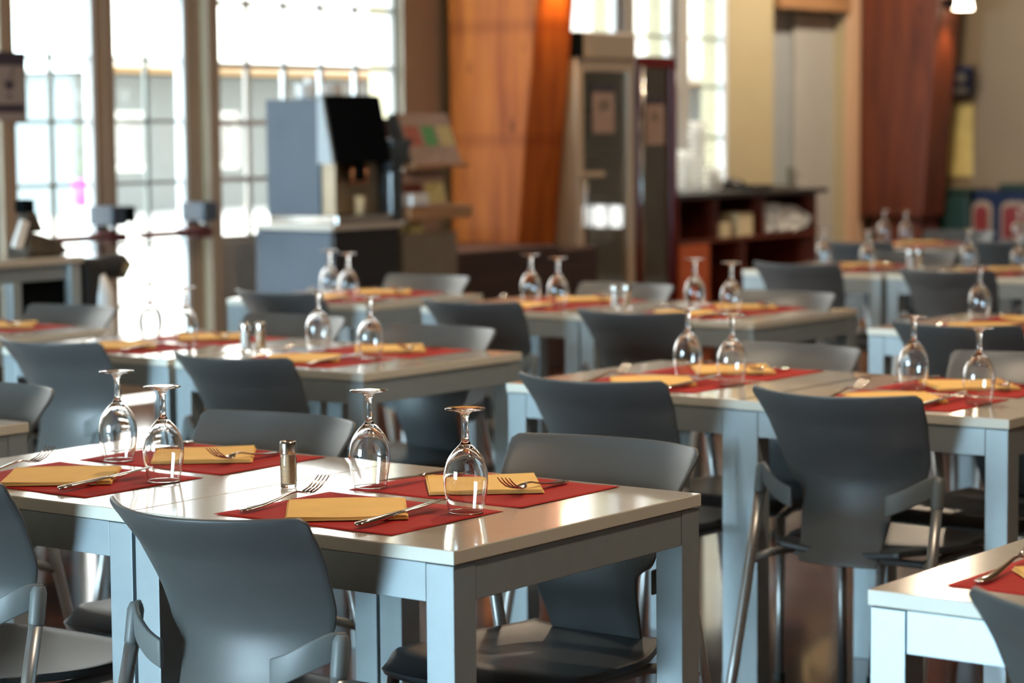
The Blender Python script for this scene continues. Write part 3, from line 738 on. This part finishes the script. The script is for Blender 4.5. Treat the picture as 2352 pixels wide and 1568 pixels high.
for k, (a, b) in enumerate(((-5.48, 6.213), (-5.30, 6.205))): pass
gr = thing('coffee_grinder', 'dark smoked grinder right of the coffee machine', 'grinder')
box('body', -5.16, -5.0, 6.675, 6.775, .906, 1.17, 'hopper', gr, bevel=.015)
MB().hexa([(-5.14, 6.69, 1.171), (-5.02, 6.69, 1.171), (-5.02, 6.79, 1.171), (-5.14, 6.79, 1.171), (-5.18, 6.675, 1.33), (-4.99, 6.675, 1.33), (-4.99, 6.85, 1.33), (-5.18, 6.85, 1.33)]).build('hopper', 'hopper', gr, bevel=.008)

rk = thing('magazine_rack', 'wooden brochure rack with coloured covers between coffee machine and column', 'rack')
box('cabinet', -5.45, -5.02, 6.78, 7.24, 0, .835, 'beigesteel', rk, bevel=.006)
box('upright', -5.46, -5.42, 6.80, 7.26, .836, 1.44, 'plinth', rk, bevel=.004)
box('shelf', -5.42, -4.99, 6.81, 7.34, .905, .975, 'lintel', rk, bevel=.006)
box('shelf', -5.42, -5.0, 6.86, 7.32, 1.175, 1.198, 'lintel', rk, bevel=.004)
def leaning(name, y0, y1, z0, z1, xb, lean, m, par, th=.012):
    return MB().hexa([(xb - th, y0, z0), (xb, y0, z0), (xb, y1, z0), (xb - th, y1, z0), (xb - lean - th, y0, z1), (xb - lean, y0, z1), (xb - lean, y1, z1), (xb - lean - th, y1, z1)]).build(name, m, par)
for zz, z1_, rows in ((1.20, 1.46, ((6.885, 7.03, 'posterred'), (7.03, 7.16, 'postergreen'), (7.16, 7.30, 'posteryellow'))), (.98, 1.165, ((6.82, 7.00, 'mahog'), (7.0, 7.18, 'posteryellow')))):
    for k, (a, b, m_) in enumerate(rows):
        cv = leaning('brochure', a + .004, b - .004, zz, z1_, -5.03, .10 if zz > 1.1 else .05, 'pinkpaper', None, .010)
        tag(cv, ('%s brochure leaning on the %s shelf of the rack' % (['left', 'middle', 'right'][k], 'upper' if zz > 1.1 else 'lower')), 'brochure', 'brochures in the rack')
        leaning('cover_picture', a + .012, b - .012, zz + (.09 if zz > 1.1 else .01), z1_ - (.03 if zz > 1.1 else .07), -5.0295 - (.035 if zz > 1.1 else .003), .054 if zz > 1.1 else .028, m_, cv, .002)
MB().hexa([(-5.14, 6.86, 1.20), (-5.03, 6.86, 1.20), (-5.03, 6.882, 1.20), (-5.14, 6.882, 1.20), (-5.18, 6.86, 1.46), (-5.13, 6.86, 1.46), (-5.13, 6.882, 1.46), (-5.18, 6.882, 1.46)]).build('side_cheek', 'darkpanel', rk)
o = box('small_carton', -5.10, -4.985, 6.82, 6.965, .977, 1.045, 'white', bevel=.012); o.location.z = -.0; tag(o, 'small white carton on the rack shelf beside the grinder', 'box')
o = box('paper_packet', -5.12, -5.04, 6.88, 6.98, .837, .895, 'posteryellow', bevel=.004); tag(o, 'small yellow packet on the beige cabinet under the rack shelf', 'packet')
pb = tag(box('low_cabinet', -5.75, -5.10, 7.27, 8.28, 0, .715, 'plinth', bevel=.012), 'low dark brown cabinet at the foot of the orange column', 'cabinet')
tag(box('low_cabinet', -5.85, -5.10, 8.285, 8.66, 0, .688, 'plinth', bevel=.012), 'dark brown block carrying the foot of the orange column', 'plinth')

# ------------------------------------------------------------------ fridges
def fridge(name, lab, y0, y1, z1, body, canopy):
    x1 = -5.30; x0 = -5.85
    r = thing(name, lab, 'fridge')
    ztop = z1 - (.165 if canopy else .02)
    b = MB(); b.box(x0, x0 + .02, y0, y1, .08, ztop); b.box(x0, x1 - .04, y0, y0 + .03, .08, ztop); b.box(x0, x1 - .04, y1 - .03, y1, .08, ztop)
    b.box(x0, x1 - .04, y0, y1, .02, .12); b.box(x0, x1 - .04, y0, y1, ztop - .02, ztop)
    b.build('cabinet', body, r, bevel=.004)
    box('interior_back', x0 + .021, x0 + .03, y0 + .031, y1 - .031, .121, ztop - .021, 'fridgein', r, bevel=0)
    for k, zz in enumerate((.40, .68, .95, 1.22, 1.48)):
        box('shelf', x0 + .04, x1 - .07, y0 + .032, y1 - .032, zz, zz + .012, 'cap', r, bevel=0)
    w_ = .072 if canopy else .05
    d = MB(); d.box(x1 - .035, x1, y0, y0 + w_, .12, ztop); d.box(x1 - .035, x1, y1 - w_, y1, .12, ztop)
    d.box(x1 - .035, x1, y0 + w_, y1 - w_, .12, .20); d.box(x1 - .035, x1, y0 + w_, y1 - w_, ztop - .07, ztop)
    dr = d.build('door', body, r, bevel=.006)
    box('pane', x1 - .022, x1 - .014, y0 + w_, y1 - w_, .20, ztop - .07, 'pane', dr, bevel=0)
    if canopy:
        box('canopy', x0, x1 + .015, y0, y1, ztop + .002, z1, body, r, bevel=.012)
        box('vent', x1 - .10, x1 + .017, y0 - .002, y0 + .055, ztop + .01, z1 - .005, 'black', r, bevel=.004)
        MB().tube([(x1, y0 + .035, .66), (x1 + .04, y0 + .035, .68), (x1 + .04, y0 + .035, 1.06), (x1, y0 + .035, 1.08)], .009, 10).build('handle', 'cap', dr, smooth=True)
        box('divider_bar', x1 - .03, x1 - .004, y0 + w_, y0 + .30, 1.085, 1.115, body, dr, bevel=.004)
    else:
        MB().tube([(x1 + .012, y0 + .03, .25), (x1 + .012, y0 + .03, 1.75)], .013, 10).build('door_trim', 'cap', dr, smooth=True)
        MB().tube([(x1 + .010, y1 - .015, .25), (x1 + .010, y1 - .015, 1.78)], .008, 10).build('door_trim', 'redfridge', dr, smooth=True)
    return r
fr1 = fridge('display_fridge', 'tall beige glass-door display fridge with a canopy', 8.735, 9.350, 1.945, 'fridge', True)
fr2 = fridge('display_fridge', 'narrow dark red glass-door fridge right of the beige one', 9.372, 9.80, 1.83, 'redfridge', False)
for (fr, y0, y1, z0, z1, nm) in ((fr1, 8.92, 9.145, 1.345, 1.585, 'beige'), (fr2, 9.485, 9.685, 1.27, 1.515, 'red')):
    nt_ = box('notice', -5.3135, -5.3105, y0, y1, z0, z1, 'pinkpaper', None, bevel=0)
    tag(nt_, 'pale pink notice stuck inside the %s fridge door' % nm, 'notice', 'fridge notices')
    box('header', -5.3135, -5.3102, y0 + .005, y1 - .005, z1 + .002, z1 + .055, 'signink', nt_, bevel=0)
    box('print', -5.3104, -5.310, y0 + .06, y1 - .06, z1 - .10, z1 - .05, 'beigesteel', nt_, bevel=0)
for k in range(4):  # pale shapes made up to stand in for a window reflection
    yy = 8.83 + .125 * k
    o = MB().lathe([(.0003, 0), (.035, 0), (.04, .02), (.042, .12), (.038, .14), (.03, .15), (.0003, .15)], 20).build('standin', 'white', None, smooth=True, loc=(-5.42, yy, .693))
    tag(o, 'white bottle for the window reflection in the beige fridge, %s from the left' % ('first', 'second', 'third', 'fourth')[k], 'standin', 'standins for the reflection in the beige fridge')

# ------------------------------------------------------------------ red-brown counter
ct = thing('counter', 'dark red-brown counter with open cubbyholes right of the fridges', 'counter')
b = MB()
b.box(-5.85, -5.83, 9.83, 11.57, .05, .92)
for yy in (9.83, 10.285, 10.86, 11.55): b.box(-5.83, -5.31, yy, yy + .022, .66, .92)
for yy in (9.83, 10.19, 10.62, 11.55): b.box(-5.83, -5.31, yy, yy + .022, .05, .638)
b.box(-5.83, -5.30, 9.83, 11.572, .638, .66); b.box(-5.83, -5.31, 9.83, 11.57, .03, .05)
b.build('carcass', 'mahog', ct, bevel=.001)
box('door', -5.315, -5.298, 9.835, 10.185, .07, .632, 'litwood', ct, bevel=.003)
box('worktop', -5.87, -5.27, 9.80, 11.66, .921, .955, 'darkpanel', ct, bevel=.005)
o = box('napkin_stack', -5.42, -5.31, 10.34, 10.46, .6605, .755, 'cream', bevel=.006); tag(o, 'small cream napkin stack in the counter cubbyhole', 'napkin stack')
o = box('napkin_stack', -5.44, -5.31, 10.54, 10.74, .6605, .815, 'cream', bevel=.006); tag(o, 'taller cream napkin stack right of the small one in the cubbyhole', 'napkin stack')
o = MB().lathe([(.0003, 0), (.09, 0), (.10, .03), (.07, .13), (.02, .19), (.0003, .20)], 20).build('cloth_bundle', 'beigesteel', None, smooth=True, loc=(-5.62, 10.50, .6605)); tag(o, 'brownish bundle behind the napkin stacks in the counter', 'bundle')
pp = MB(); rr = random.Random(8)
nx, ny = 18, 12; vs = []
for t in (0, 1):
    for j in range(ny + 1):
        for i in range(nx + 1):
            y = 10.89 + .62 * i / nx; zb = .663 + .03 * (i > 12) * (i - 12) / 6; zt = .875 - .05 * (i / nx) - .07 * max(0, (i - 12) / 6) ** 1.5
            z = zb + (zt - zb) * j / ny
            e = 0 if i in (0, nx) or j in (0, ny) else 1
            vs.append((-5.36 + (t - .5) * .10 * (.25 + .75 * e) + rr.uniform(-.012, .012), y + rr.uniform(-.008, .008), z + (rr.uniform(-.008, .008) if j else 0)))
W_ = nx + 1; K = W_ * (ny + 1); fs = []
for j in range(ny):
    for i in range(nx):
        a = j * W_ + i; fs += [(a, a + 1, a + 1 + W_, a + W_), (K + a, K + a + W_, K + a + W_ + 1, K + a + 1)]
for i in range(nx): fs += [(i, K + i, K + i + 1, i + 1), (ny * W_ + i, ny * W_ + i + 1, K + ny * W_ + i + 1, K + ny * W_ + i)]
for j in range(ny): a = j * W_; fs += [(a, a + W_, K + a + W_, K + a)]; a += nx; fs += [(a, K + a, K + a + W_, a + W_)]
o = link('paper_bundle', vs, fs, 'paper'); tag(o, 'crumpled bundle of white paper stuffed in the right cubbyhole of the counter', 'paper')
# things on the counter
for k, (xx, yy, n) in enumerate(((-5.78, 10.16, 5), (-5.76, 10.32, 6), (-5.78, 10.48, 6), (-5.76, 10.64, 7), (-5.78, 10.80, 12), (-5.56, 10.66, 4))):
    st_ = thing('bowl_stack', 'white stacked bowls on the counter before the window, %s stack from the left' % ('first', 'second', 'third', 'fourth', 'fifth', 'sixth')[k], 'bowls', (xx, yy, .956), 0, 'stacks of white bowls')
    for q in range(n):
        MB().lathe([(.0003, 0), (.030, 0), (.055, .020), (.066, .040)], 22).build('bowl', 'opal', st_, smooth=True, loc=(.004 * ((q * 5) % 3 - 1), .004 * ((q * 7) % 3 - 1), q * .038))
for k, (a, b_, zz, m_, lab) in enumerate(((10.76, 10.96, .03, 'darkpanel', 'dark flat tray on the counter beside the white bowls'), (11.0, 11.34, .022, 'cap', 'shiny steel tray near the right end of the counter'))):
    t_ = MB().box(-5.60, -5.32, a, b_, .956, .960); t_.box(-5.60, -5.595, a, b_, .96, .96 + zz); t_.box(-5.325, -5.32, a, b_, .96, .96 + zz); t_.box(-5.595, -5.325, a, a + .005, .96, .96 + zz); t_.box(-5.595, -5.325, b_ - .005, b_, .96, .96 + zz)
    tag(t_.build('tray', m_), lab, 'tray')
o = MB().lathe([(.0003, 0), (.09, 0), (.11, .02), (.10, .045), (.04, .07), (.0003, .075)], 24).build('lidded_dish', 'darkpanel', None, smooth=True, loc=(-5.72, 11.12, .956)); tag(o, 'dark lidded dish behind the trays on the counter', 'dish')

# ------------------------------------------------------------------ wall lamps
def sconce(y, z, lab):
    r = thing('wall_lamp', lab, 'lamp', (-5.28, y, z), 0, 'wall lamps on the columns')
    box('bracket', .0, .08, -.055, .0, -.02, .06, 'black', r, bevel=.006)
    MB().hexa([(.06, -.05, -.03), (.17, -.05, -.03), (.17, .07, -.03), (.06, .07, -.03), (.08, -.03, .10), (.15, -.03, .10), (.15, .05, .10), (.08, .05, .10)]).build('lamp_shade', 'lampglow', r, bevel=.006)
    d = bpy.data.lights.new('lamp_light', 'SPOT'); d.energy = 12; d.color = (1.0, 0.55, 0.20); d.spot_size = 1.5; d.spot_blend = .8; d.shadow_soft_size = .04
    o = bpy.data.objects.new('lamp_light', d); C.objects.link(o); o.parent = r; o.location = (.12, 0, -.06); o.rotation_euler = (0, .25, 0)
    return r
sconce(13.46, 2.25, 'small glowing wall lamp on the dark column')
sconce(8.48, 2.36, 'wall lamp on the side of the orange column')

def fill_lamp(x, y, e, col=(1.0, .80, .58)):  # added fill lamps out of view, brightening the tables and the far end
    r = thing('fill_lamp', 'added unseen fill lamp under the ceiling above the frame', 'lamp', (x, y, H - .12), 0, 'added fill lamps above the tables')
    MB().lathe([(.14, .12), (.15, .02), (.15, 0), (.13, 0), (.12, .03), (.0003, .04)], 24).build('lamp_housing', 'cap', r, smooth=True)
    d = bpy.data.lights.new('lamp_light', 'AREA'); d.shape = 'DISK'; d.size = .24; d.energy = e; d.color = col
    o = bpy.data.objects.new('lamp_light', d); C.objects.link(o); o.parent = r; o.location = (0, 0, -.005)
    return r
for x, y, e in ((-4.5, 11.9, 70), (-1.0, 9.5, 14), (-2.6, 4.6, 24), (-.3, 2.6, 27), (1.6, .6, 27)): fill_lamp(x, y, e)

# ------------------------------------------------------------------ bins and posters on the far wall
bx = thing('storage_bin', 'dark green bin standing right of the dark column', 'bin')
box('body', -5.60, -5.27, 13.80, 14.15, 0, .85, 'greenbox', bx, bevel=.03); box('lid', -5.61, -5.26, 13.79, 14.15, .851, .89, 'greenbox', bx, bevel=.012)
bx = thing('storage_bin', 'navy bin with rounded red front panels at the right edge', 'bin')
box('body', -5.25, -4.55, 13.82, 14.15, .0, .88, 'bluebox', bx, bevel=.03)
box('lid', -5.04, -4.55, 13.82, 14.15, .881, .93, 'greenbox', bx, bevel=.012)
def rounded(y, x0, x1, z0, z1, r_, m_, par, th=.01, nm='front_panel'):
    poly = []
    for cx, cz, a0 in ((x1 - r_, z1 - r_, 0), (x0 + r_, z1 - r_, 90)):
        for k in range(7): a = math.radians(a0 + 15 * k); poly.append((cx + r_ * math.cos(a), cz + r_ * math.sin(a)))
    poly += [(x0, z0), (x1, z0)]
    return MB().prism(poly, 1, y - th, y).build(nm, m_, par)
for x0, x1 in ((-5.245, -5.08), (-5.01, -4.78)):
    rounded(13.815, x0, x1, .50, .80, .07, 'panelwhite', bx, nm='panel_border'); rounded(13.802, x0 + .022, x1 - .03, .52, .765, .05, 'redpanel', bx)
tag(box('poster', -5.64, -5.435, 14.188, 14.198, .975, 1.53, 'posteryellow', bevel=0), 'tall yellowish poster on the far wall right of the dark column', 'poster')
ps = tag(box('poster', -5.60, -5.44, 14.188, 14.198, 1.60, 1.82, 'posterblue', bevel=0), 'small blue poster above the yellowish one', 'poster')
MB().lathe([(.0003, 0), (.04, 0), (.04, .003), (.0003, .003)], 20).build('emblem', 'white', ps).matrix_local = Matrix.Translation((-5.535, 14.188, 1.735)) @ Matrix.Rotation(PI / 2, 4, 'X')
box('print', -5.585, -5.48, 14.185, 14.188, 1.615, 1.66, 'white', ps, bevel=0)
# icon sign at the left edge
sg = tag(box('sign', -5.958, -5.95, 4.80, 5.075, 1.435, 1.765, 'signpaper', bevel=0), 'paper sign with a bowl symbol beside the glazed door', 'sign')
box('band', -5.95, -5.949, 4.80, 5.075, 1.70, 1.765, 'signink', sg, bevel=0)
box('band', -5.95, -5.949, 4.80, 5.06, 1.475, 1.515, 'signink', sg, bevel=0)
MB().prism([(4.93, 1.625), (5.0, 1.625), (4.985, 1.59), (4.965, 1.58), (4.945, 1.59)], 0, -5.95, -5.948).build('bowl_symbol', 'signink', sg)
MB().tube([(-5.948, 4.965, 1.63), (-5.948, 4.995, 1.69)], .003, 6).build('spoon_symbol', 'signink', sg)
MB().prism([(4.955, 1.56), (4.975, 1.56), (4.985, 1.545), (4.945, 1.545)], 0, -5.95, -5.948).build('foot_symbol', 'signink', sg)

# ------------------------------------------------------------------ service trolley at the left
tr = thing('serving_table', 'tall grey table with a dark infill panel at the left edge', 'table')
box('tabletop', -4.55, -3.84, 2.45, 3.465, .885, .912, 'top', tr, bevel=.003)
for (xx, yy) in ((-3.90, 2.47), (-3.90, 3.405), (-4.52, 2.47), (-4.52, 3.405)): box('leg', xx, xx + .05, yy, yy + .05, 0, .884, 'frame', tr, bevel=.002)
box('leg', -3.90, -3.85, 3.115, 3.16, 0, .825, 'frame', tr, bevel=.002)
box('apron', -3.895, -3.87, 2.52, 3.405, .826, .884, 'frame', tr, bevel=.002)
box('infill_panel', -3.895, -3.885, 3.162, 3.403, .12, .825, 'black', tr, bevel=0)
box('infill_panel', -3.895, -3.885, 2.54, 3.09, .12, .80, 'darkpanel', tr, bevel=0)
# bag on the trolley
def blob(name, c, rad, m_, seed=1, rough=.12, n=20, parent=None, sq=1.0):
    rn = random.Random(seed); bm = bmesh.new(); bmesh.ops.create_icosphere(bm, subdivisions=3, radius=1)
    ph = [rn.uniform(0, 6) for _ in range(6)]
    for v in bm.verts:
        p = v.co.copy(); k = 1 + rough * (math.sin(3 * p.x + ph[0]) * math.cos(4 * p.y + ph[1]) + .5 * math.sin(7 * p.z + ph[2]) * math.cos(6 * p.x + ph[3]))
        v.co = Vector((p.x * rad[0] * k, p.y * rad[1] * k, max(p.z, -.85) * rad[2] * k if p.z < 0 else p.z * rad[2] * k))
    me = bpy.data.meshes.new(name); bm.to_mesh(me); bm.free(); me.materials.append(M[m_])
    for p in me.polygons: p.use_smooth = True
    o = bpy.data.objects.new(name, me); C.objects.link(o); o.location = c
    if parent: o.parent = parent
    return o
bg_ = thing('bag', 'dark olive bag standing on the grey table at the left edge', 'bag', (-4.02, 3.38, .912))
MB().hexa([(-.07, -.10, 0), (.07, -.10, 0), (.07, .12, 0), (-.07, .12, 0), (-.05, -.07, .10), (.05, -.07, .10), (.05, .10, .055), (-.05, .10, .055)]).build('body', 'bagcloth', bg_, bevel=.02, seg=3)
MB().hexa([(-.04, -.065, .09), (.04, -.065, .09), (.04, .02, .09), (-.04, .02, .09), (-.03, -.06, .17), (.03, -.06, .17), (.03, -.01, .17), (-.03, -.01, .17)]).build('neck', 'bagcloth', bg_, bevel=.012)
MB().box(-.025, .025, -.075, -.015, .165, .215).build('buckle', 'black', bg_, bevel=.006)
MB().hexa([(.03, -.15, .04), (.055, -.15, .04), (.055, -.105, .03), (.03, -.105, .03), (.03, -.10, .145), (.05, -.10, .145), (.05, -.06, .13), (.03, -.06, .13)]).build('strap', 'white', bg_, bevel=.008)
jk = thing('jacket', 'black jacket with a khaki lining hung over the right end of the grey table', 'jacket', (-3.88, 3.55, 0))
MB().hexa([(-.10, -.075, .55), (.03, -.075, .55), (.03, .02, .55), (-.10, .02, .55), (-.10, -.08, .90), (.04, -.08, .905), (.04, .05, .88), (-.10, .05, .88)]).build('body', 'blackcloth', jk, bevel=.025, seg=3)
MB().tube([(-.03, -.05, .875), (.0, .02, .862), (.0, .09, .86), (-.01, .16, .875)], [.03, .035, .05, .035], 12).build('sleeve', 'blackcloth', jk, smooth=True)
MB().tube([(-.01, .09, .845), (.015, .125, .845), (.005, .17, .87)], [.02, .038, .022], 12).build('lining', 'olive', jk, smooth=True)
tw = tag(MB().tube([(-3.86, 3.575, .06), (-3.86, 3.575, .5), (-3.86, 3.575, .76), (-3.86, 3.56, .835)], [.05, .05, .043, .022], 16).build('rolled_cloth', 'white', smooth=True), 'tall white rolled cloth standing under the black jacket', 'rolled cloth')
tw.data.update()

for o in S.objects:
    if 'used' in o: del o['used']
